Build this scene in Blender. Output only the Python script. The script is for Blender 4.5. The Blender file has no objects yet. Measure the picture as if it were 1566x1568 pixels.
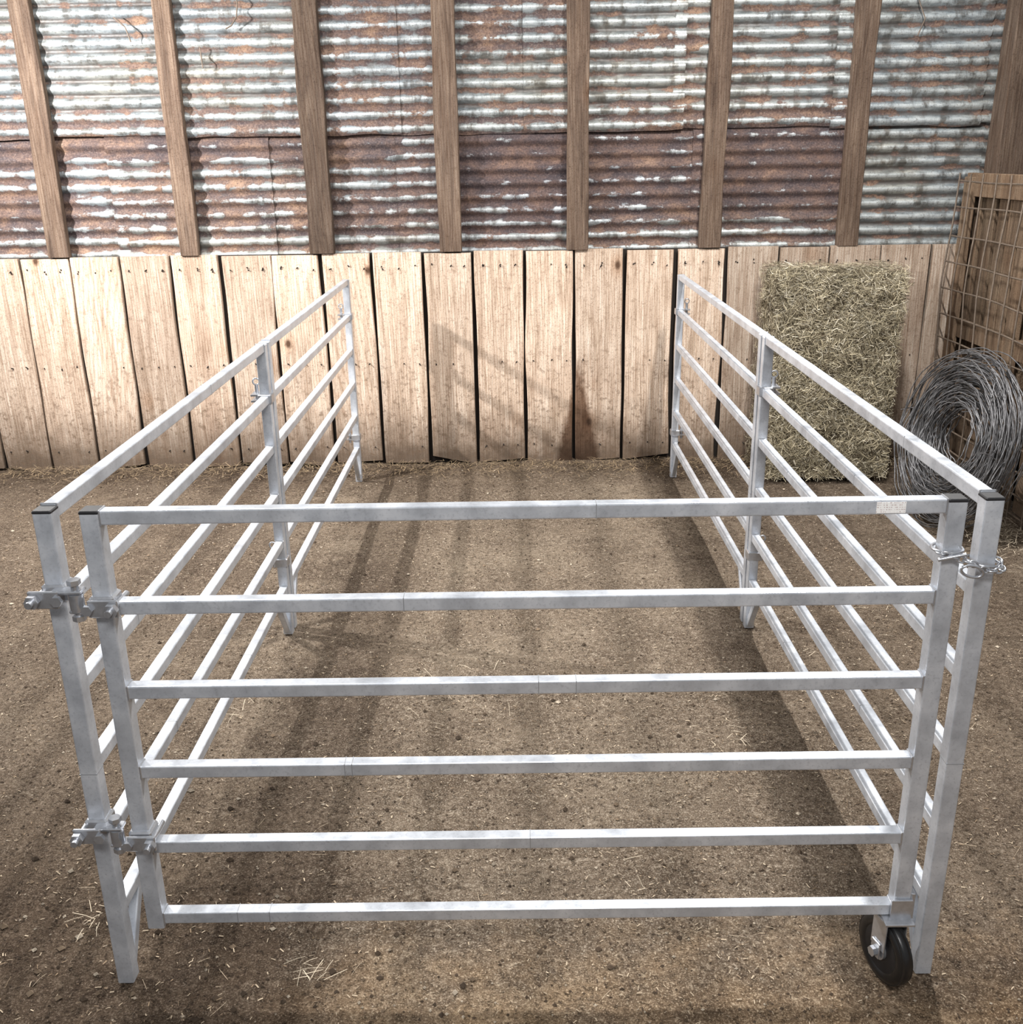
import bpy, math, random
from mathutils import Vector, Matrix, noise as mnoise
random.seed(7)
R=random.random
def U(a,b): return a+(b-a)*random.random()
scene=bpy.context.scene
try:
    scene.view_settings.view_transform='Standard'
except Exception as e: print(e)

# ------------------------------------------------------------ node helper
class NT:
    def __init__(s,name):
        s.m=bpy.data.materials.new(name); s.m.use_nodes=True
        s.t=s.m.node_tree; s.t.nodes.clear()
        s.out=s.t.nodes.new('ShaderNodeOutputMaterial')
        s.b=s.t.nodes.new('ShaderNodeBsdfPrincipled')
        s.t.links.new(s.b.outputs[0],s.out.inputs[0])
    def n(s,ty): return s.t.nodes.new(ty)
    def set(s,sock,v):
        if isinstance(v,bpy.types.NodeSocket): s.t.links.new(v,sock)
        elif isinstance(v,(tuple,list)) and len(v)==3 and sock.type=='RGBA': sock.default_value=(*v,1)
        else: sock.default_value=v
    def obj(s): return s.n('ShaderNodeTexCoord').outputs['Object']
    def attr(s,name):
        a=s.n('ShaderNodeAttribute'); a.attribute_name=name; return a
    def sep(s,c):
        q=s.n('ShaderNodeSeparateColor'); s.set(q.inputs[0],c); return q.outputs
    def sepv(s,c):
        q=s.n('ShaderNodeSeparateXYZ'); s.set(q.inputs[0],c); return q.outputs
    def map(s,v,scale=(1,1,1),loc=(0,0,0)):
        q=s.n('ShaderNodeMapping'); s.set(q.inputs['Vector'],v); q.inputs['Scale'].default_value=scale; q.inputs['Location'].default_value=loc
        return q.outputs[0]
    def vadd(s,a,b):
        q=s.n('ShaderNodeVectorMath'); q.operation='ADD'; s.set(q.inputs[0],a); s.set(q.inputs[1],b); return q.outputs[0]
    def noise(s,v,scale=5,detail=4,rough=.55,dist=0):
        q=s.n('ShaderNodeTexNoise'); s.set(q.inputs['Vector'],v); q.inputs['Scale'].default_value=scale
        q.inputs['Detail'].default_value=detail; q.inputs['Roughness'].default_value=rough; q.inputs['Distortion'].default_value=dist
        return q.outputs[0]
    def voro(s,v,scale=5,feature='F1',rand=1):
        q=s.n('ShaderNodeTexVoronoi'); q.feature=feature; s.set(q.inputs['Vector'],v); q.inputs['Scale'].default_value=scale
        q.inputs['Randomness'].default_value=rand
        return q.outputs
    def ramp(s,f,stops,interp='LINEAR'):
        q=s.n('ShaderNodeValToRGB'); s.set(q.inputs[0],f); e=q.color_ramp.elements; q.color_ramp.interpolation=interp
        while len(e)<len(stops): e.new(.5)
        for i,(p,c) in enumerate(stops):
            e[i].position=p
            if not isinstance(c,(tuple,list)): c=(c,c,c)
            e[i].color=(*c,1)
        return q.outputs[0]
    def mix(s,f,a,b,mode='MIX'):
        q=s.n('ShaderNodeMix'); q.data_type='RGBA'; q.blend_type=mode
        s.set(q.inputs[0],f); s.set(q.inputs[6],a); s.set(q.inputs[7],b); return q.outputs[2]
    def math(s,op,a,b=0.,c=None,clamp=False):
        q=s.n('ShaderNodeMath'); q.operation=op; q.use_clamp=clamp; s.set(q.inputs[0],a); s.set(q.inputs[1],b)
        if c is not None: s.set(q.inputs[2],c)
        return q.outputs[0]
    def mr(s,v,a,b,c=0.,d=1.):
        q=s.n('ShaderNodeMapRange'); s.set(q.inputs[0],v); q.inputs[1].default_value=a; q.inputs[2].default_value=b
        q.inputs[3].default_value=c; q.inputs[4].default_value=d; return q.outputs[0]
    def bump(s,h,strength=.3,dist=.01):
        q=s.n('ShaderNodeBump'); s.set(q.inputs['Height'],h); q.inputs['Strength'].default_value=strength; q.inputs['Distance'].default_value=dist
        s.t.links.new(q.outputs[0],s.b.inputs['Normal'])
    def fin(s,col,rough=.8,metal=0.,spec=None):
        s.set(s.b.inputs['Base Color'],col); s.set(s.b.inputs['Roughness'],rough); s.set(s.b.inputs['Metallic'],metal)
        if spec is not None: s.b.inputs['Specular IOR Level'].default_value=spec
        return s.m

def mat_wood(name,c0,c1,c2,dark=.25,bottomdirt=True,stain=False):
    t=NT(name); o=t.obj(); a=t.attr('tint'); sp=t.sep(a.outputs['Color'])
    off=t.n('ShaderNodeCombineXYZ'); t.set(off.inputs[0],t.math('MULTIPLY',sp[0],37.)); t.set(off.inputs[2],t.math('MULTIPLY',sp[0],91.))
    v=t.vadd(o,off.outputs[0])
    g=t.noise(t.map(v,(1,1,.09)),26,6,.65,.8)
    g2=t.noise(t.map(v,(1,1,.04)),110,4,.6,.3)
    big=t.noise(v,3.2,3,.5)
    fine=t.noise(v,160,3,.7)
    blot=t.noise(v,38,4,.7)
    col=t.ramp(g,[(.28,c0),(.5,c1),(.72,c2)])
    col=t.mix(t.mr(g2,.42,.66,0,.6),col,t.mix(1,col,(.52,.44,.38),'MULTIPLY'))
    col=t.mix(t.mr(big,.35,.7,0,.4),col,t.mix(1,col,(.70,.64,.60),'MULTIPLY'))
    # cathedral grain rings
    wv=t.n('ShaderNodeTexWave'); wv.wave_type='RINGS'; wv.rings_direction='Y'
    t.set(wv.inputs['Vector'],t.map(v,(1,1,.10))); wv.inputs['Scale'].default_value=22; wv.inputs['Distortion'].default_value=5; wv.inputs['Detail'].default_value=3; wv.inputs['Detail Scale'].default_value=1.2
    col=t.mix(t.mr(wv.outputs[1],.35,.05,0,.4),col,t.mix(1,col,(.68,.54,.44),'MULTIPLY'))
    kd=t.voro(t.map(v,(3.3,.01,2.2)),1.)
    kn=t.mr(kd[0],.03,.075,1,0)
    ring=t.mr(kd[0],.06,.2,.55,0)
    col=t.mix(ring,col,t.mix(1,col,(.72,.55,.42),'MULTIPLY'))
    col=t.mix(kn,col,(.09,.05,.03))
    col=t.mix(t.mr(fine,.54,.68,0,.75),col,t.mix(1,col,(.42,.37,.33),'MULTIPLY'))
    col=t.mix(t.mr(blot,.56,.68,0,.5),col,t.mix(1,col,(.55,.48,.43),'MULTIPLY'))
    br=t.mr(sp[1],0,1,.58,1.2)
    bc=t.n('ShaderNodeCombineColor'); 
    for i in range(3): t.set(bc.inputs[i],br)
    col=t.mix(1,col,bc.outputs[0],'MULTIPLY')
    if bottomdirt:
        z=t.sepv(o)[2]
        d=t.math('ADD',z,t.math('MULTIPLY',t.noise(v,9,5,.7),-.35))
        dm=t.mr(d,-.12,.22,.9,0)
        col=t.mix(dm,col,(.10,.070,.048))
        dm2=t.math('MULTIPLY',t.mr(z,.0,.75,1,.12),t.mr(blot,.53,.62,0,.8))
        col=t.mix(dm2,col,(.16,.11,.075))
    if stain:
        x,y,z=t.sepv(t.vadd(o,(0,0,0)))
        nx=t.math('ADD',x,t.math('MULTIPLY',t.math('SUBTRACT',t.noise(o,20,3),.5),.05))
        dx=t.math('ABSOLUTE',t.math('SUBTRACT',nx,.375))
        w=t.mr(z,.0,.70,.15,.0)
        m=t.mr(t.math('SUBTRACT',dx,w),-.035,.0,.95,0)
        col=t.mix(m,col,t.mix(1,col,(.33,.25,.20),'MULTIPLY'))
        dx=t.math('ABSOLUTE',t.math('ADD',nx,1.78))
        w=t.mr(z,.0,1.0,.03,.05)
        m=t.mr(t.math('SUBTRACT',dx,w),-.03,.03,.45,0)
        col=t.mix(m,col,t.mix(1,col,(.50,.40,.34),'MULTIPLY'))
    h=t.math('ADD',t.math('MULTIPLY',g,.7),t.math('ADD',t.math('MULTIPLY',g2,.5),t.math('MULTIPLY',fine,.35)))
    t.bump(h,.8,.008)
    return t.fin(col,.85,0,.25)

M_board=mat_wood('weathered_plank',(.43,.33,.25),(.64,.52,.42),(.80,.70,.60),stain=True)
M_stud=mat_wood('old_stud_wood',(.075,.052,.040),(.155,.112,.085),(.25,.19,.145),bottomdirt=False)
M_fencew=mat_wood('fence_wood',(.10,.070,.048),(.20,.143,.097),(.30,.225,.155),bottomdirt=True)

def mat_galv():
    t=NT('galvanised_tube'); o=t.obj()
    n1=t.noise(o,14,5,.6); n2=t.noise(o,150,3,.6); n3=t.noise(o,4.,3,.5)
    col=t.ramp(n1,[(.3,(.43,.46,.51)),(.5,(.56,.595,.65)),(.72,(.70,.73,.78))])
    col=t.mix(t.mr(n2,.54,.7,0,.4),col,(.32,.34,.38))
    col=t.mix(t.mr(n3,.55,.7,0,.35),col,(.44,.45,.47))
    t.bump(n2,.10,.002)
    return t.fin(col,t.mr(n1,.3,.7,.28,.45),.42)
M_galv=mat_galv()
def simple(name,c,rough=.6,metal=0.,nscale=60,var=.25):
    t=NT(name); n=t.noise(t.obj(),nscale,4,.6)
    col=t.mix(t.mr(n,.3,.75),c,tuple(x*(1-var) for x in c)); t.bump(n,.15,.002)
    return t.fin(col,rough,metal)
M_zinc=simple('zinc_fitting',(.58,.60,.64),.28,.75)
M_seam=simple('weld_seam',(.36,.375,.40),.45,.4)
M_black=simple('black_plastic_cap',(.015,.015,.018),.5)
M_rubber=simple('black_rubber_tyre',(.012,.012,.013),.35)
def mat_label():
    t=NT('paper_label'); o=t.obj(); x,y,z=t.sepv(o)
    rows=t.math('SINE',t.math('MULTIPLY',z,1400.)); n=t.noise(t.map(o,(1,1,.2)),420,2)
    m=t.math('MULTIPLY',t.mr(rows,.0,.4),t.mr(n,.50,.58))
    return t.fin(t.mix(t.math('MULTIPLY',m,.7),(.90,.90,.89),(.3,.15,.15)),.5)
M_label=mat_label()
M_wire=simple('galvanised_wire',(.22,.22,.23),.45,.5,50,.7)
M_rustwire=simple('rusty_wire',(.20,.155,.12),.6,.3,30,.55)
M_dark=simple('gap_shade_and_nail_black',(.018,.013,.010),.95)  # near-black: painted shade behind the board gaps, also used for nails

def mat_tin():
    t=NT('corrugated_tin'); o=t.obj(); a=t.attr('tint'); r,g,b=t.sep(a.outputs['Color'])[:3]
    n1=t.noise(t.map(o,(.8,1,1.5)),6,8,.72,.3)
    n2=t.noise(t.map(o,(.45,1,2.4)),19,6,.72)
    n3=t.noise(o,105,5,.75)
    n4=t.noise(t.map(o,(.6,1,1)),2.0,5,.6)
    n5=t.noise(t.map(o,(1.2,1,.5)),11,5,.65)
    galv=t.ramp(n2,[(.30,(.11,.128,.14)),(.43,(.225,.265,.29)),(.55,(.34,.385,.41)),(.70,(.53,.565,.57))])
    galv=t.mix(t.mr(n4,.38,.58,0,.85),galv,t.mix(1,galv,(.92,.82,.69),'MULTIPLY'))
    galv=t.mix(t.mr(n5,.48,.60,0,.85),galv,t.mix(1,galv,(.46,.41,.37),'MULTIPLY'))
    galv=t.mix(t.math('MULTIPLY',t.mr(b,.38,.08,0,.5),t.mr(n5,.60,.42,0,1)),galv,(.64,.68,.69))  # highlight painted onto the rib crests
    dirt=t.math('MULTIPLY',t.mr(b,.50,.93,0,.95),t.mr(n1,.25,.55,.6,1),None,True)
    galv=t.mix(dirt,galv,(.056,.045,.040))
    galv=t.mix(t.mr(n3,.54,.66,0,.75),galv,(.10,.078,.066))
    rustc=t.ramp(n1,[(.3,(.040,.030,.038)),(.44,(.080,.056,.056)),(.56,(.150,.092,.070)),(.68,(.29,.18,.115)),(.8,(.45,.35,.26))])
    rustc=t.mix(t.mr(n3,.5,.64,0,.75),rustc,(.026,.018,.018))
    rustc=t.mix(t.mr(n3,.46,.34,0,.45),rustc,(.34,.27,.22))
    s=t.math('ADD',r,t.math('MULTIPLY',t.math('SUBTRACT',n1,.5),2.1))
    s=t.math('ADD',s,t.math('MULTIPLY',t.math('SUBTRACT',b,.5),.50))
    s=t.math('ADD',s,t.math('MULTIPLY',t.math('SUBTRACT',n2,.5),.7))
    s=t.math('ADD',s,t.math('MULTIPLY',t.math('SUBTRACT',n5,.5),.7))
    m=t.mr(s,.43,.55,0,.96)
    col=t.mix(m,galv,rustc)
    pm=t.math('MULTIPLY',g,t.mr(s,.3,.6,.3,1),None,True)
    col=t.mix(t.math('MULTIPLY',pm,.75),col,t.mix(1,col,(.50,.46,.52),'MULTIPLY'))
    rough=t.math('ADD',t.math('MULTIPLY',m,.45),.36)
    metal=t.math('MULTIPLY',t.math('SUBTRACT',1.,m),.3)
    t.bump(t.math('ADD',n3,n1),.35,.005)
    return t.fin(col,rough,metal)
M_tin=mat_tin()

def mat_floor():
    t=NT('barn_dirt_floor'); o=t.obj()
    big=t.noise(o,1.1,4,.55); med=t.noise(o,7,5,.65); fine=t.noise(o,60,5,.78); vf=t.noise(o,230,3,.75)
    pat=t.noise(o,2.6,5,.65)
    col=t.ramp(big,[(.32,(.165,.122,.087)),(.5,(.245,.189,.137)),(.68,(.315,.250,.182))])
    col=t.mix(t.mr(med,.42,.68,0,.65),col,(.125,.090,.063))
    col=t.mix(t.mr(pat,.50,.64,0,.55),col,t.mix(1,col,(.60,.56,.53),'MULTIPLY'))
    col=t.mix(t.mr(fine,.52,.64,0,.85),col,(.054,.040,.029))
    col=t.mix(t.mr(fine,.46,.33,0,.75),col,(.52,.44,.345))
    col=t.mix(t.mr(vf,.55,.66,0,.8),col,(.68,.59,.475))
    col=t.mix(t.mr(vf,.45,.34,0,.8),col,(.040,.029,.021))
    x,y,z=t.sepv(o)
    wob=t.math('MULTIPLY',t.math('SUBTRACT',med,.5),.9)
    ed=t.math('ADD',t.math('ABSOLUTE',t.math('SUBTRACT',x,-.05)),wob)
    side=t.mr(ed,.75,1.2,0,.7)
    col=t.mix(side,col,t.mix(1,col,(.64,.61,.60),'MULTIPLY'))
    # darker soil along the wall foot
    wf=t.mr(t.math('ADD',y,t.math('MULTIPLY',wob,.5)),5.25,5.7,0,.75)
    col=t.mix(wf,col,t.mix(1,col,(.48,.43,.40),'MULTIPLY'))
    # left panel shadow painted as a dark band inside the pen
    band=t.math('ABSOLUTE',t.math('ADD',t.math('ADD',x,.62),t.math('MULTIPLY',wob,.5)))
    shade_m=t.math('MULTIPLY',t.mr(band,.10,.26,.65,0),t.mr(y,5.2,4.0,.4,1))
    col=t.mix(shade_m,col,t.mix(1,col,(.50,.47,.46),'MULTIPLY'))
    mulch_shade=t.math('MULTIPLY',t.mr(t.math('ADD',x,wob),-.35,-.8,0,.8),t.mr(t.math('ADD',y,wob),2.7,2.0,0,1))  # dark mulch at front left, with shadow painted into the same tone
    col=t.mix(mulch_shade,col,t.mix(1,col,(.46,.41,.38),'MULTIPLY'))
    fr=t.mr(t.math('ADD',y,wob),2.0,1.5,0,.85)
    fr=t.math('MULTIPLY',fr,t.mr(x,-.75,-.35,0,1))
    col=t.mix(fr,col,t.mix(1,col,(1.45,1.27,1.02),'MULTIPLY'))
    h=t.math('ADD',t.math('MULTIPLY',med,1.2),t.math('ADD',t.math('MULTIPLY',fine,.9),t.math('MULTIPLY',vf,.35)))
    t.bump(h,1.,.018)
    return t.fin(col,.95,0,.15)
M_floor=mat_floor()
def mat_tint(name,rough=.85):
    t=NT(name); a=t.attr('tint'); n=t.noise(t.obj(),120,3,.6)
    col=t.mix(t.mr(n,.4,.7,0,.4),a.outputs['Color'],t.mix(1,a.outputs['Color'],(.5,.45,.4),'MULTIPLY'))
    return t.fin(col,rough,0,.25)
M_straw=mat_tint('straw'); M_chip=mat_tint('soil_chips',.95)

# ------------------------------------------------------------ mesh builder
class B:
    def __init__(s): s.v=[];s.f=[];s.c=[];s.mi=[];s.mats=[];s.sm=[]
    def m(s,mat):
        if mat not in s.mats: s.mats.append(mat)
        return s.mats.index(mat)
    def add(s,vs,fs,mat,tint=(1,1,1),smooth=False):
        k=len(s.v); s.v+= [tuple(p) for p in vs]; s.c+=[tint]*len(vs); mi=s.m(mat)
        for f in fs: s.f.append([i+k for i in f]); s.mi.append(mi); s.sm.append(smooth)
    def box(s,c,d,mat,tint=(1,1,1),rot=None,bev=.0):
        M=rot or Matrix.Identity(3); c=Vector(c); x,y,z=[q/2 for q in d]
        if bev<=0:
            vs=[c+M@Vector((sx*x,sy*y,sz*z)) for sx in(-1,1) for sy in(-1,1) for sz in(-1,1)]
            s.add(vs,[(0,1,3,2),(4,6,7,5),(0,4,5,1),(2,3,7,6),(0,2,6,4),(1,5,7,3)],mat,tint)
        else:
            b=bev; prof=[(-x+b,-y),(x-b,-y),(x,-y+b),(x,y-b),(x-b,y),(-x+b,y),(-x,y-b),(-x,-y+b)]
            vs=[]
            for (zz,ins) in ((-z,b),(-z+b,0),(z-b,0),(z,b)):
                for (px,py) in prof:
                    vs.append(c+M@Vector((px*(1-ins/x),py*(1-ins/y),zz)))
            fs=[tuple(range(7,-1,-1)),tuple(range(24,32))]
            for r in range(3):
                for i in range(8):
                    j=(i+1)%8; fs.append((r*8+i,r*8+j,r*8+8+j,r*8+8+i))
            s.add(vs,fs,mat,tint)
    def sq(s,p0,p1,w,h,mat,up=(0,0,1),rad=.0032):
        p0=Vector(p0);p1=Vector(p1);d=(p1-p0).normalized();u=Vector(up)
        if abs(d.dot(u))>.95: u=Vector((0,1,0))
        sx=d.cross(u).normalized(); sy=sx.cross(d).normalized()
        prof=[]
        for (cx,cy,a0) in ((w/2-rad,h/2-rad,0),(-w/2+rad,h/2-rad,90),(-w/2+rad,-h/2+rad,180),(w/2-rad,-h/2+rad,270)):
            for k in range(4):
                a=math.radians(a0+30*k); prof.append((cx+rad*math.cos(a),cy+rad*math.sin(a)))
        n=len(prof); vs=[p+sx*a+sy*b for p in(p0,p1) for a,b in prof]
        fs=[tuple(range(n-1,-1,-1)),tuple(range(n,2*n))]+[(i,(i+1)%n,n+(i+1)%n,n+i) for i in range(n)]
        s.add(vs,fs,mat)
    def cyl(s,p0,p1,r,mat,seg=16,r1=None,smooth=True):
        p0=Vector(p0);p1=Vector(p1);d=(p1-p0).normalized();r1=r if r1 is None else r1
        u=Vector((0,0,1)) if abs(d.z)<.9 else Vector((1,0,0)); a=d.cross(u).normalized(); b=a.cross(d)
        vs=[p+(a*math.cos(2*math.pi*i/seg)+b*math.sin(2*math.pi*i/seg))*q for p,q in((p0,r),(p1,r1)) for i in range(seg)]
        s.add(vs,[(i,(i+1)%seg,seg+(i+1)%seg,seg+i) for i in range(seg)],mat,smooth=smooth)
        s.add(vs,[tuple(range(seg-1,-1,-1)),tuple(range(seg,2*seg))],mat)
    def torus(s,c,n,Rr,r,mat,seg=24,sec=8,sx=1.,major=None):
        c=Vector(c);n=Vector(n).normalized(); a=Vector(major) if major else (n.cross(Vector((0,0,1))) if abs(n.z)<.9 else Vector((1,0,0)))
        a=(a-n*a.dot(n)).normalized(); b=n.cross(a)
        vs=[]
        for i in range(seg):
            t=2*math.pi*i/seg; d=a*math.cos(t)*sx+b*math.sin(t); dn=(a*math.cos(t)+b*math.sin(t)).normalized()
            for j in range(sec):
                q=2*math.pi*j/sec; vs.append(c+d*Rr+dn*r*math.cos(q)+n*r*math.sin(q))
        fs=[(i*sec+j,((i+1)%seg)*sec+j,((i+1)%seg)*sec+(j+1)%sec,i*sec+(j+1)%sec) for i in range(seg) for j in range(sec)]
        s.add(vs,fs,mat,smooth=True)
    def build(s,name,parent=None,origin=None):
        me=bpy.data.meshes.new(name)
        o=Vector(origin) if origin else Vector((0,0,0))
        me.from_pydata([Vector(p)-o for p in s.v] if origin else s.v,[],s.f)
        for m in s.mats: me.materials.append(m)
        me.polygons.foreach_set('material_index',s.mi); me.polygons.foreach_set('use_smooth',s.sm)
        ca=me.color_attributes.new('tint','FLOAT_COLOR','POINT')
        flat=[]
        for c in s.c: flat+= [c[0],c[1],c[2],1.]
        ca.data.foreach_set('color',flat)
        me.update()
        ob=bpy.data.objects.new(name,me); scene.collection.objects.link(ob); ob.location=o
        if parent: ob.parent=parent; ob.matrix_parent_inverse=parent.matrix_world.inverted()
        return ob
def empty(name,loc=(0,0,0),parent=None):
    e=bpy.data.objects.new(name,None); scene.collection.objects.link(e); e.location=loc; e.empty_display_size=.1
    if parent: e.parent=parent; e.matrix_parent_inverse=parent.matrix_world.inverted()
    bpy.context.view_layer.update(); return e
def curve_obj(name,polys,r,mat,parent=None,cyclic=False):
    cu=bpy.data.curves.new(name,'CURVE'); cu.dimensions='3D'; cu.bevel_depth=r; cu.bevel_resolution=1
    for pts in polys:
        sp=cu.splines.new('POLY'); sp.points.add(len(pts)-1)
        sp.points.foreach_set('co',[q for p in pts for q in (p[0],p[1],p[2],1.)]); sp.use_cyclic_u=cyclic
    cu.materials.append(mat); ob=bpy.data.objects.new(name,cu); scene.collection.objects.link(ob)
    if parent: ob.parent=parent; ob.matrix_parent_inverse=parent.matrix_world.inverted()
    return ob

# ------------------------------------------------------------ camera
F=1900.;W=1929.
cd=bpy.data.cameras.new('camera'); cam=bpy.data.objects.new('camera',cd); scene.collection.objects.link(cam)
cd.sensor_fit='HORIZONTAL'; cd.sensor_width=36; cd.lens=36*F/W; cd.clip_start=.02
PITCH,YAW,ROLL=19.55,.28,-.90
cam.matrix_world=Matrix.Translation((0,0,1.75))@Matrix.Rotation(math.radians(YAW),4,'Z')@Matrix.Rotation(math.radians(90-PITCH),4,'X')@Matrix.Rotation(math.radians(ROLL),4,'Z')
scene.camera=cam

WY=5.78
# ------------------------------------------------------------ floor
def gz(x,y): return .010*mnoise.noise(Vector((x*1.3,y*1.3,.3)))+.006*mnoise.noise(Vector((x*5,y*5,1.3)))-.006
fb=B(); nx,ny=180,190; x0,x1,y0,y1=-4.5,4.5,-2.5,6.0
vs=[]
for j in range(ny+1):
    for i in range(nx+1):
        x=x0+(x1-x0)*i/nx; y=y0+(y1-y0)*j/ny
        z=gz(x,y)
        if y>5.2: z+=.025*(y-5.2)/.6*(.6+.8*mnoise.noise(Vector((x*3,y*3,5))))
        vs.append((x,y,z))
fs=[(j*(nx+1)+i,j*(nx+1)+i+1,(j+1)*(nx+1)+i+1,(j+1)*(nx+1)+i) for j in range(ny) for i in range(nx)]
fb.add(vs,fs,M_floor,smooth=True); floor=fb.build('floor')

def blades(b,pts,mat):
    for (p,d,nrm,L,w,tint) in pts:
        s=d.cross(nrm).normalized()*w*.5; h=d*L*.5; mid=nrm*L*U(-.02,.08)
        vs=[p-h-s,p-h+s,p+mid+s,p+mid-s,p+h+s,p+h-s]
        b.add(vs,[(0,1,2,3),(3,2,4,5)],mat,tint)
lb=B(); pts=[]
def dens(x,y): return .35+.65*max(0,min(1,.5+1.6*mnoise.noise(Vector((x*1.6,y*1.6,9)))))
cnt=0
while cnt<15000:
    y=1.0+4.75*R()**1.25; x=U(-2.9,2.4)
    if abs(x)>.55*y+.6: continue
    if R()>dens(x,y): continue
    a=U(0,6.283); d=Vector((math.cos(a),math.sin(a),U(-.12,.12))).normalized()
    k=R(); L=U(.004,.014) if k<.96 else U(.018,.05); w=U(.0012,.003) if k<.96 else U(.0008,.0014)
    t=R()
    base=(.50,.41,.30) if t<.5 else ((.26,.19,.125) if t<.72 else (.07,.048,.034))
    f=U(.7,1.2); tint=tuple(q*f for q in base)
    pts.append((Vector((x,y,gz(x,y)+.003+(.02*(y-5.2)/.6 if y>5.2 else 0))),d,Vector((U(-.3,.3),U(-.3,.3),1)).normalized(),L,w,tint)); cnt+=1
for i in range(3500):
    x=U(-3,2.35); y=5.74-abs(random.gauss(0,.14)); a=U(0,6.283)
    d=Vector((math.cos(a),math.sin(a),U(-.3,.3))).normalized(); f=U(.45,1.1)
    pts.append((Vector((x,y,.02+R()*.03)),d,Vector((0,0,1)),U(.02,.06),U(.0015,.003),(.36*f,.27*f,.17*f)))
for (cx,cy,n,r) in ((-.47,1.80,14,.022),(-1.03,1.98,10,.03),(-.95,2.95,8,.05),(.66,2.75,12,.04),(-.1,2.9,8,.15),(.2,3.9,10,.12),(2.28,4.5,500,.10),(2.2,4.2,90,.12),(1.3,3.4,16,.2),(-.3,3.3,8,.1),(.3,2.1,4,.05)):
    for i in range(n):
        x=cx+random.gauss(0,r);y=cy+random.gauss(0,r); a=U(0,6.283); f=U(.7,1.2)
        if x>2.38: x=2.38
        d=Vector((math.cos(a),math.sin(a),U(-.2,.35))).normalized()
        pts.append((Vector((x,y,.008+R()*.012*(4 if n>80 else 1))),d,Vector((0,0,1)),U(.02,.06),U(.0010,.0018),(.60*f,.52*f,.40*f)))
blades(lb,pts,M_straw); lb.build('straw_litter',floor)
pb=B(); cnt=0
while cnt<15000:
    y=1.0+4.7*R()**1.3; x=U(-2.9,2.4)
    if abs(x)>.55*y+.6: continue
    lf=(x<-.35 and y<2.6)
    s=U(.002,.0055) if R()<(.9 if lf else .975) else U(.006,.011)
    z=gz(x,y)+s*.3+(.02*(y-5.2)/.6 if y>5.2 else 0)
    t=R(); base=(.09,.065,.046) if t<.55 else ((.24,.18,.125) if t<.85 else (.50,.43,.34)); f=U(.7,1.2)
    if lf: f*=.75
    vs=[Vector((x,y,z))+Vector(q)*s*U(.6,1.2) for q in ((1,0,0),(0,1,0),(-1,0,0),(0,-1,0),(0,0,.8),(0,0,-.8))]
    pb.add(vs,[(0,1,4),(1,2,4),(2,3,4),(3,0,4),(1,0,5),(2,1,5),(3,2,5),(0,3,5)],M_chip,tuple(q*f for q in base)); cnt+=1
pb.build('soil_crumbs',floor)

# ------------------------------------------------------------ back wall
wall=empty('wall_back',(0,WY,0))
BT=1.24
bb=B(); pitch=.2835; x=-3.62
def board(b,x0,x1,y0,th,z0,z1,mat,tint,wob=.004,seg=14,lean=0,botj=.0):
    vs=[];sd=U(0,100)
    for k in range(seg+1):
        t=k/seg; z=z0+(z1-z0)*t
        a=x0+wob*mnoise.noise(Vector((sd,z*2.2,0)))*2+lean*t; c=x1+wob*mnoise.noise(Vector((sd+9,z*2.2,0)))*2+lean*t
        yy=y0+.004*mnoise.noise(Vector((sd+20,z*1.4,0)))
        e=.004
        zl=z+(botj*mnoise.noise(Vector((a*9,sd,2))) if k==0 else 0); zr=z+(botj*mnoise.noise(Vector((c*9,sd,2))) if k==0 else 0)
        vs+=[(a,yy+th,zl),(a,yy+e,zl),(a+e,yy,zl),(c-e,yy,zr),(c,yy+e,zr),(c,yy+th,zr)]
    fs=[(0,1,2,3,4,5)]+[tuple(seg*6+q for q in (5,4,3,2,1,0))]
    for k in range(seg):
        for j in range(6):
            j2=(j+1)%6; fs.append((k*6+j,(k+1)*6+j,(k+1)*6+j2,k*6+j2))
    b.add(vs,fs,mat,tint)
i=0
while x<2.45:
    gap=U(.013,.024) if x<1.0 else U(.008,.014)
    tint=(R(),U(.65,1.0) if R()<.8 else U(.4,.6),0)
    if abs(x+2.22)<.15: tint=(R(),.3,0)
    if x>1.1: tint=(tint[0],U(.1,.35),0)
    xe=min(x+pitch-gap/2,2.49)
    if xe-x<.05: break
    board(bb,x+gap/2,xe,WY+U(-.004,.006),.028,U(-.0,.04),BT+U(-.006,.006),M_board,tint,.006,lean=U(-.008,.008),botj=.06)
    x+=pitch; i+=1
bb.build('plank_boards',wall)
kb=B(); kb.box((0,WY+.05,.62),(7.4,.02,1.24),M_dark); kb.build('backing',wall)  # near-black sheet added so the plank gaps read as shade
nb=B(); x=-3.62
while x<2.30:
    for z in (1.17,1.16,.62,.12):
        for q in (.05,.15,.235):
            if R()<.75: nb.cyl((x+q+U(-.01,.01),WY-.008,z+U(-.012,.012)),(x+q,WY+.004,z),.0035,M_dark,8)
    x+=pitch
nb.build('nails',wall)
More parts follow.
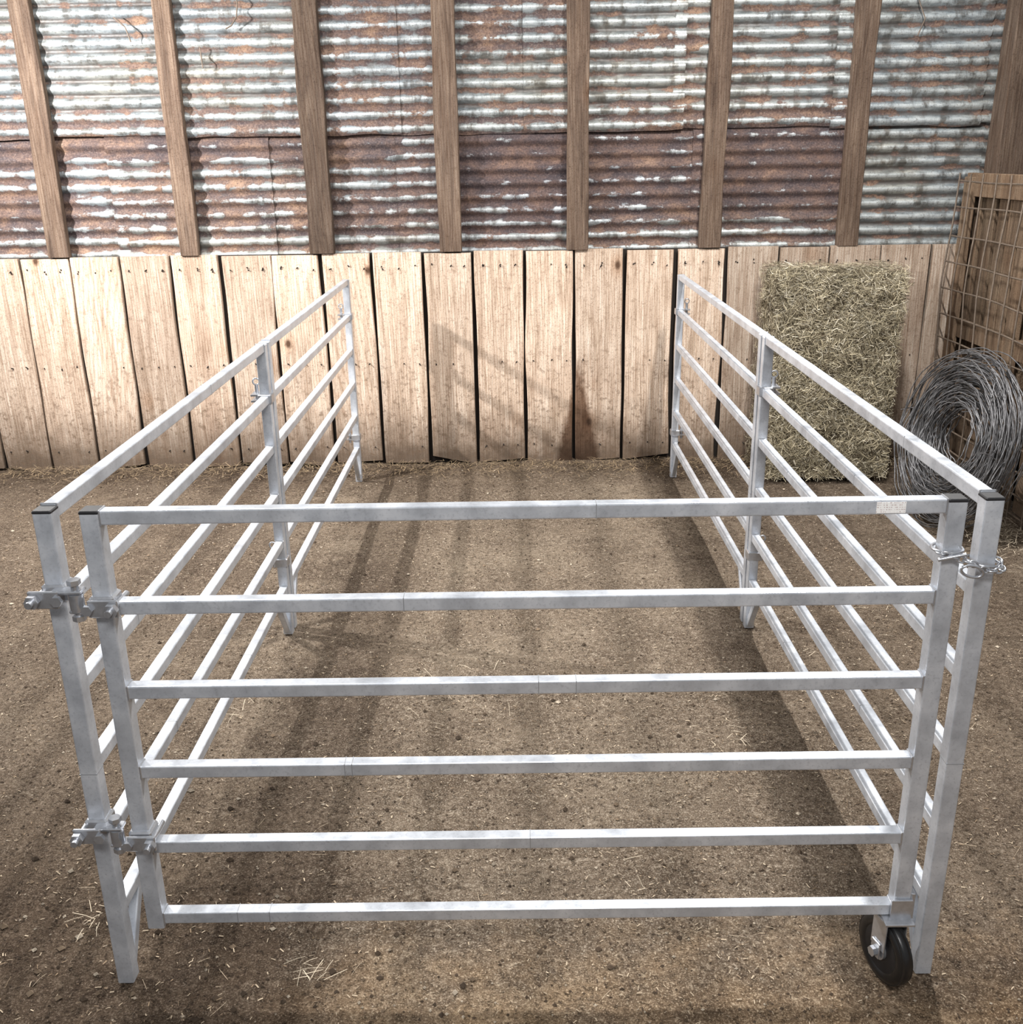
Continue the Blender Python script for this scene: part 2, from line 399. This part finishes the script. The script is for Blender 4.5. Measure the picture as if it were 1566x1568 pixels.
def rustfun(x,z,row):
    if row==0:
        if x<-.58:
            if z>1.74: r=.92;g=.6
            elif z>1.56: r=.46;g=.15
            elif z>1.34: r=.68;g=.1
            else: r=.42;g=.0
            if x<-2.4: r+=.12; g=.5
            if x>-1.1: r+=.1; g=.5
            return r,g
        if x<-.30: return (.66 if z>1.4 else .5,.7)
        if x<.36: return (.98 if z>1.55 else (.74 if z>1.35 else .48),1.)
        if x<1.86: return ((.84 if z>1.38 else .54),.8 if z>1.45 else .4)
        return .20,.15
    else:
        r=.25; g=.05
        if -.35<x<.35 and z>2.24: r=.56
        if -1.1<x<-.35 and z>1.95: r=.42;g=.35
        if x>.3 and x<1.0 and 2.25<z<2.36: r=.52
        if x>1.1: r=.30
        if z<1.99 and x<1.9: r=.52
        return r,g
tb=B(); P=.0725
def sheet(xa,xb,za,zb,y,row,ph,bowl):
    nxs=max(2,int((xb-xa)/.03)); nz=int((zb-za)/.0080); vs=[];cs=[]
    sd=U(0,50); tilt=U(-.004,.004)
    for j in range(nz+1):
        z=za+(zb-za)*j/nz
        for i in range(nxs+1):
            x=xa+(xb-xa)*i/nxs
            zz=z+tilt*(x-xa)
            if j==0: zz+=.01*mnoise.noise(Vector((x*6,sd,0)))
            ph2=ph+.12*mnoise.noise(Vector((x*1.5,z*3,sd)))
            s=math.sin(2*math.pi*(zz/P)+ph2*2)
            dent=.005*mnoise.noise(Vector((x*2.2,z*3,sd+4)))
            vs.append((x,y-.0092*s+dent,zz))
            r,g=rustfun(x,z+.05*mnoise.noise(Vector((x*4,z*5,2.2))),row); r+=bowl
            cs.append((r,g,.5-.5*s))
    k=len(tb.v); tb.v+=vs; tb.c+=cs; mi=tb.m(M_tin)
    for j in range(nz):
        for i in range(nxs):
            a=k+j*(nxs+1)+i; tb.f.append([a,a+1,a+nxs+2,a+nxs+1]); tb.mi.append(mi); tb.sm.append(True)
TY=WY+.045
edges=[-3.7,-3.05,-2.18,-1.35,-.60,.34,1.02,1.80,2.6,3.7]
for i in range(len(edges)-1):
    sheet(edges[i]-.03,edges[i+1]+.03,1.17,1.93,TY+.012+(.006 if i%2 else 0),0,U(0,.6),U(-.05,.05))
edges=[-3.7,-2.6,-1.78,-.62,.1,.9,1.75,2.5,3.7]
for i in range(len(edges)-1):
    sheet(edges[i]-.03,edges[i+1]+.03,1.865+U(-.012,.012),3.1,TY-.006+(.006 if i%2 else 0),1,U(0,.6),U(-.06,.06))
tb.build('corrugated_sheets',wall)
sb=B()
for (cx,w,t2,ln) in ((-3.27,.11,.45,0),(-2.53,.115,.75,-.00),(-1.80,.105,.95,.0),(-1.06,.135,.15,0),(-.345,.125,.7,0),(.362,.115,.6,0),(1.10,.115,.6,.01),(1.86,.115,.5,.0),(3.3,.12,.4,0)):
    board(sb,cx-w/2,cx+w/2,WY-.035+.025,.045,BT+.004,3.1,M_stud,(R(),t2,0),.006,20,ln)
sb.build('studs',wall)
cb=B(); board(cb,2.58,2.73,WY-.13,.15,0,3.1,M_stud,(.33,.3,0),.006,20,0); cb.build('corner_post',wall)
curve_obj('hanging_wires',[[( -1.42,WY-.01,2.75),(-1.40,WY-.012,2.5),(-1.41,WY-.015,2.44),(-1.44,WY-.018,2.40),(-1.47,WY-.02,2.385)],
  [(-2.05,WY+.0,2.45),(-1.99,WY-.02,2.40),(-1.97,WY-.02,2.33)],[(-1.62,WY,2.30),(-1.61,WY-.02,2.20)],[(2.1,WY,2.5),(2.15,WY-.02,2.38),(2.12,WY-.02,2.3)]],.0035,M_rustwire,wall)

# ------------------------------------------------------------ right side fence wall
wr=empty('wall_right',(2.5,4.5,0)); rb=B()
RX=2.475
def sboard(b,y0,y1,x,th,z0,z1,tint):
    b.box((x+th/2,(y0+y1)/2,(z0+z1)/2),(th,abs(y1-y0),z1-z0),M_fencew,tint,None,.003)
y=5.765
while y>1.0:
    w=U(.09,.14); sboard(rb,y-w,y,RX+.03+U(0,.012),.025,0,1.52+U(-.03,.05),(R(),U(.1,.9),0)); y-=w+U(.02,.05)
sboard(rb,1.0,5.765,RX-.0,.035,1.50,1.62,(.3,.8,0)); sboard(rb,1.0,5.765,RX-.0,.032,.75,.85,(.6,.5,0))
for yy in (5.70,5.0,2.9,1.6): sboard(rb,yy-.05,yy+.05,RX-.02,.03,0,1.6,(R(),.7,0))
rb.box((RX+.09,3.3,.78),(.02,4.6,1.5),M_dark); rb.build('fence_boards',wr)  # added near-black sheet stands in for shade between the fence boards
polys=[]
def wx(yy,z): return RX-.045-.035*(.5+.5*mnoise.noise(Vector((yy*1.6,z*2.5,0))))-(.03*max(0,1-abs(z-1.0)/.5))
for z in (.06,.16,.27,.38,.50,.62,.75,.88,1.02,1.16,1.30,1.45,1.58):
    pp=[]
    for k in range(80):
        yy=5.72-4.5*k/79; pp.append((wx(yy,z),yy,z+.014*mnoise.noise(Vector((yy*2,z*5,3)))))
    polys.append(pp)
for k in range(30):
    yy=5.70-.15*k; polys.append([(wx(yy,z)-.006,yy+.012*mnoise.noise(Vector((yy,z*4,0))),z) for z in [1.62*q/16 for q in range(17)]])
curve_obj('wire_mesh',polys,.0048,M_rustwire,wr)

# ------------------------------------------------------------ hay bale
hb=B(); hx0,hx1,hy0,hy1,hz0,hz1=1.37,2.06,5.33,5.70,.012,1.155
import bmesh
bm=bmesh.new(); bmesh.ops.create_cube(bm,size=1)
bmesh.ops.bevel(bm,geom=bm.edges[:],offset=.05,segments=3,affect='EDGES',profile=.6)
bmesh.ops.subdivide_edges(bm,edges=bm.edges[:],cuts=6,use_grid_fill=True)
C=Vector(((hx0+hx1)/2,(hy0+hy1)/2,(hz0+hz1)/2)); S=Vector((hx1-hx0-.04,hy1-hy0-.04,hz1-hz0-.03))
for v in bm.verts:
    p=Vector((v.co.x*S.x,v.co.y*S.y,v.co.z*S.z)); nn=Vector((v.co.x,v.co.y,v.co.z)).normalized()
    p+=nn*.02*mnoise.noise((p+C)*7)+nn*.012*mnoise.noise((p+C)*22); v.co=p+C
vs=[v.co.copy() for v in bm.verts]; fs=[[v.index for v in f.verts] for f in bm.faces]; bm.free()
hb.add(vs,fs,M_straw,(.12,.098,.065))
pts=[]
def hayblade(face):
    if face=='f': p=Vector((U(hx0+.01,hx1-.01),hy0,U(hz0+.02,hz1-.01))); nn=Vector((0,-1,0))
    elif face=='l': p=Vector((hx0,U(hy0,hy1),U(hz0+.02,hz1-.01))); nn=Vector((-1,0,0))
    elif face=='r': p=Vector((hx1,U(hy0,hy1),U(hz0+.02,hz1-.01))); nn=Vector((1,0,0))
    else: p=Vector((U(hx0,hx1),U(hy0,hy1),hz1)); nn=Vector((0,0,1))
    d=Vector((random.gauss(0,1),random.gauss(0,1),random.gauss(0,.8))); d-=nn*d.dot(nn)*.8; d.normalize()
    rag=.022*mnoise.noise(p*9+Vector((7,3,1)))
    p=p+nn*(U(-.028,.014)+.020*mnoise.noise(p*7)+rag)
    if p.z<.03: p.z=.03
    cl=.5+.5*mnoise.noise(p*6)
    f=U(.4,1.25)*(.62+.6*cl); t=R()
    base=(.55,.485,.345) if t<.5 else ((.38,.33,.22) if t<.76 else ((.84,.78,.63) if t<.9 else (.13,.10,.065)))
    nv=(nn+Vector((U(-.6,.6),U(-.6,.6),U(-.6,.6)))).normalized()
    L=U(.012,.055)
    if abs(d.z)*L/2>p.z: L=.02
    pts.append((p,d,nv,L,U(.0012,.0028),tuple(q*f for q in base)))
for i in range(23000): hayblade('f')
for i in range(6000): hayblade('l')
for i in range(2500): hayblade('r')
for i in range(4000): hayblade('t')
blades(hb,pts,M_straw); hb.build('hay_bale',None,(C.x,C.y,0))

# ------------------------------------------------------------ wire coil
polys=[]; nrm=Vector((-.965,-.16,.2)).normalized(); a1=nrm.cross(Vector((0,0,1))).normalized(); a2=nrm.cross(a1)
cc=Vector((2.12,4.66,.435))
for k in range(120):
    r=.14+.28*(R()**.8); off=random.gauss(0,.045); cx=random.gauss(0,.014); cz=random.gauss(0,.014); sd=U(0,99)
    tl=(U(-.16,.16),U(-.16,.16)); pp=[]
    for j in range(72):
        t=2*math.pi*j/72; q=Vector((math.cos(t),math.sin(t),sd))
        r2=r+.022*mnoise.noise(q*1.5)+.007*mnoise.noise(q*5); o2=off+tl[0]*r*math.cos(t)*.4+tl[1]*r*math.sin(t)*.4+.025*mnoise.noise(q*2.4+Vector((5,5,5)))
        o2=max(-.11,min(.11,o2))
        p=cc+a1*(r2*math.cos(t)+cx)+a2*(r2*math.sin(t)+cz)+nrm*o2
        p.z=max(.012,p.z); p.x=min(p.x,2.385); pp.append(p)
    polys.append(pp)
wc=empty('wire_coil',(cc.x,cc.y,0))
curve_obj('coil_loops',polys,.0026,M_wire,wc,True)
loose=[]
for k in range(20):
    t=U(0,6.28); p=cc+a1*.38*math.cos(t)+a2*.38*math.sin(t)+nrm*U(-.05,.08); d=Vector((U(-.6,.2),U(-.6,.6),U(-.2,.8))).normalized(); pp=[]
    if p.z<.12: continue
    for j in range(8):
        q=p+d*j*.020+Vector((0,0,-.0012*j*j)); q.x=min(q.x,2.385); pp.append(q)
    loose.append(pp)
curve_obj('loose_ends',loose,.0024,M_wire,wc)

# ------------------------------------------------------------ pen panels
pen=empty('livestock_pen',(0,3.6,0))
RZ=[.19+.186*i for i in range(6)]
PW=.036; RW=.0285
def seam(b,c,ax):
    w=RW+.0006; dims=(.0016,w,w) if ax=='x' else (w,.0016,w) if ax=='y' else (PW+.0006,PW+.0006,.0016)
    b.box(c,dims,M_seam)
def clampbar(b,x,ya,yb,z,side):
    b.box((x,ya,z),(PW+.014,PW+.014,.034),M_zinc,bev=.003)
    b.box((x+side*.03,(ya+yb)/2,z+.010),(.05,.035+abs(yb-ya)*.5,.006),M_zinc)
    b.box((x+side*.03,(ya+yb)/2,z-.012),(.05,.035+abs(yb-ya)*.5,.006),M_zinc)
    b.cyl((x+side*.038,(ya+yb)/2,z-.035),(x+side*.038,(ya+yb)/2,z+.045),.007,M_zinc,12)
    b.torus((x+side*.038,(ya+yb)/2,z+.055),(0,1,0),.012,.003,M_zinc,14,6)
def panel(x,y0,y1,side,front):
    e=empty('pen_panel',(x,(y0+y1)/2,0),pen); b=B()
    for y in (y0,y1):
        b.sq((x,y,.0),(x,y,1.124),PW,PW,M_galv)
        b.box((x,y,1.1265),(PW+.001,PW+.001,.007),M_black if (front and y==y0) else M_galv,bev=.002)
        seam(b,(x,y,.54+U(-.02,.02)),'z')
    for z in RZ:
        b.sq((x,y0+PW/2-.002,z-.002),(x,y1-PW/2+.002,z-.002),RW,RW,M_galv)
        seam(b,(x,U(y0+.2,y1-.2),z-.002),'y')
    for y,s in ((y0,1),(y1,-1)):
        b.sq((x,y+s*(PW/2+.105),RZ[0]-.014),(x,y+s*PW*.45,.018),.026,.022,M_galv,up=(1,0,0))
        for z in RZ: b.box((x,y+s*(PW/2+.001),z-.002),(RW+.004,.004,RW+.004),M_zinc,bev=.001)
    b.build('panel_frame',e)
    c=B()
    if front:
        clampbar(c,x,y1,y1+.055,.935,side); clampbar(c,x,y1,y1+.055,.30,side)
    else:
        clampbar(c,x,y1,y1+.01,.935,-side); clampbar(c,x,y1,y1+.01,.26,-side)
    c.build('couplings',e); return e
XL,XR=-.895,.900
YF,YM0,YM1,YB=1.805,3.56,3.615,5.50
for x,side in ((XL,1),(XR,-1)):
    panel(x,YF,YM0,-side,True); panel(x,YM1,YB,side,False)

# ------------------------------------------------------------ gate
GY=1.79; GL,GR=-.800,.824
g=empty('pen_gate',((GL+GR)/2,GY,0),pen); b=B()
for x in (GL,GR):
    b.sq((x,GY,.165),(x,GY,1.128),PW,PW,M_galv); b.box((x,GY,1.1295),(PW+.001,PW+.001,.008),M_black,bev=.002)
SX={5:(.15,),4:(-.22,),3:(.04,.115),2:(-.36,-.345),1:(.02,),0:(-.62,-.55)}
for i,z in enumerate(RZ):
    b.sq((GL+PW/2-.002,GY,z-.002),(GR-PW/2+.002,GY,z-.002),RW,RW,M_galv)
    for q in SX[i]: seam(b,(q,GY,z-.002),'x')
    for x,s in ((GL,1),(GR,-1)): b.box((x+s*(PW/2+.001),GY,z-.002),(.004,RW+.004,RW+.004),M_zinc,bev=.001)
b.build('gate_frame',g)
b=B(); b.box((.70,GY-RW/2-.001,RZ[5]-.002),(.055,.0012,.022),M_label); b.build('label',g)
b=B()
def hexn(c,ax,r,h):
    c=Vector(c);ax=Vector(ax).normalized(); b.cyl(c-ax*h/2,c+ax*h/2,r,M_zinc,6,smooth=False)
def hinge(z):
    for (x,s) in ((XL,1),(GL,-1)):
        w=PW+.012
        zz=z if s==1 else z-.020
        py=YF if s==1 else GY
        b.box((x,py,zz),(w,w,.036),M_zinc,bev=.004)
        b.box((x-s*.008,GY-w/2-.012,zz),(.058,.007,.036),M_zinc,bev=.002)
        b.cyl((x-s*.026,GY-w/2-.032,zz),(x-s*.026,GY+w/2+.014,zz),.006,M_zinc,12)
        hexn((x-s*.026,GY-w/2-.022,zz),(0,1,0),.014,.012)
        b.cyl((x-s*.026,GY-w/2-.040,zz),(x-s*.026,GY-w/2-.026,zz),.007,M_zinc,10)
        hexn((x+s*.020,GY-w/2-.020,zz),(0,1,0),.011,.009)
        b.box(((x+(XL+GL)/2)/2+s*.008,GY-.016,zz+s*.010),(.060,.03,.007),M_zinc,bev=.002)
    mx=(XL+GL)/2
    b.cyl((mx,GY-.020,z-.050),(mx,GY-.020,z+.034),.0075,M_zinc,14)
    b.cyl((mx,GY-.020,z-.030),(mx,GY-.020,z+.006),.014,M_zinc,16)
    hexn((mx,GY-.020,z+.030),(0,0,1),.013,.010); hexn((mx,GY-.020,z-.045),(0,0,1),.013,.010)
hinge(.962); hinge(.422)
b.build('hinges',g)
# castor
b=B(); cx=.812; cy=GY+.002; wr_=.080; cz=wr_+.002
b.box((GR-.002,GY-.022,.192),(.046,.006,.058),M_zinc,bev=.001)
b.box((cx+.004,cy-.012,.169),(.064,.066,.006),M_zinc,bev=.001)
b.box((GR+.022,GY-.004,.20),(.010,.032,.07),M_zinc,bev=.002)
ang=math.radians(-17)
ax=Vector((math.cos(ang),-math.sin(ang),0))
wcx=Vector((cx-.008,cy-.012,cz))
Rm=Matrix.Rotation(-ang,3,'Z')
for s in (-1,1):
    p=wcx+ax*s*.026
    b.box(Vector((p.x+.004,p.y,.130)),(.004,.046,.078),M_zinc,rot=Rm,bev=.001)
    b.box(Vector((p.x,p.y,cz+.006)),(.004,.028,.040),M_zinc,rot=Rm,bev=.001)
    hexn(wcx+ax*s*.033,ax,.012,.009)
b.cyl(wcx-ax*.035,wcx+ax*.035,.005,M_zinc,12)
b.cyl(wcx-ax*.014,wcx+ax*.014,.058,M_black,28)
b.cyl(wcx-ax*.021,wcx+ax*.021,.022,M_zinc,20)
b.torus(wcx,ax,.0625,.0175,M_rubber,40,14)
b.cyl(wcx-ax*.012,wcx+ax*.012,.078,M_rubber,40)
b.build('caster_wheel',g)
# chain
b=B()
zc=1.015
P0=[(GR-.025,GY-.012,zc+.012),(GR-.018,GY-.027,zc+.012),(GR+.005,GY-.03,zc+.006),(GR+.028,GY-.03,zc-.004),(GR+.045,GY-.028,zc-.010),(XR-.03,GY-.028,zc-.016),(XR-.005,GY-.030,zc-.022),(XR+.02,GY-.028,zc-.022),(XR+.027,GY-.005,zc-.016),(XR+.026,GY+.02,zc-.010)]
pv=[Vector(p) for p in P0]; samples=[]
for i in range(len(pv)-1):
    for k in range(20): samples.append(pv[i].lerp(pv[i+1],k/20))
last=samples[0]; acc=0; k=0
for i in range(1,len(samples)):
    acc+=(samples[i]-samples[i-1]).length
    if acc>.0135:
        d=(samples[i]-last).normalized(); m=(samples[i]+last)/2; side=Vector((0,0,1)) if k%2 else d.cross(Vector((0,0,1))).normalized()
        nn=(d.cross(side)).normalized()
        b.torus(m,nn,.0058,.0021,M_zinc,14,6,1.65,major=d); last=samples[i]; acc=0; k+=1
b.torus((GR+.035,GY-.036,zc-.02),(0,1,.2),.012,.003,M_zinc,18,6,1.9,major=(1,0,-.35))
b.torus((GR-.002,GY,zc+.014),(0,0,1),.028,.003,M_zinc,24,6)
b.cyl((GR-.03,GY-.03,zc+.002),(GR+.02,GY-.034,zc+.014),.004,M_zinc,8)
b.torus((XR,YF,zc-.02),(0.1,0,1),.030,.0032,M_zinc,24,6)
b.build('latch_chain',g)

# ------------------------------------------------------------ lights
def area(name,loc,target,size,sizey,power,col=(1,1,1)):
    l=bpy.data.lights.new(name,'AREA'); l.shape='RECTANGLE'; l.size=size; l.size_y=sizey; l.energy=power; l.color=col
    o=bpy.data.objects.new(name,l); scene.collection.objects.link(o); o.location=loc
    d=(Vector(target)-Vector(loc)); o.rotation_euler=d.to_track_quat('-Z','Y').to_euler(); return o
area('shop_light',(-1.6,3.7,3.5),(-1.5,3.75,0),.10,.4,90,(1,.97,.93))
area('shop_light',(1.25,3.7,3.5),(1.25,3.75,0),.10,.4,165,(1,.97,.93))
area('shop_light',(-3.0,4.3,2.45),(-.6,5.3,.7),.06,.06,170,(1,.97,.94))
area('shop_light',(.1,-.6,3.3),(.1,3.0,.6),1.2,.5,80,(1,.97,.94))
w=bpy.data.worlds.new('world'); scene.world=w; w.use_nodes=True
w.node_tree.nodes['Background'].inputs[0].default_value=(.96,.975,1,1); w.node_tree.nodes['Background'].inputs[1].default_value=.34
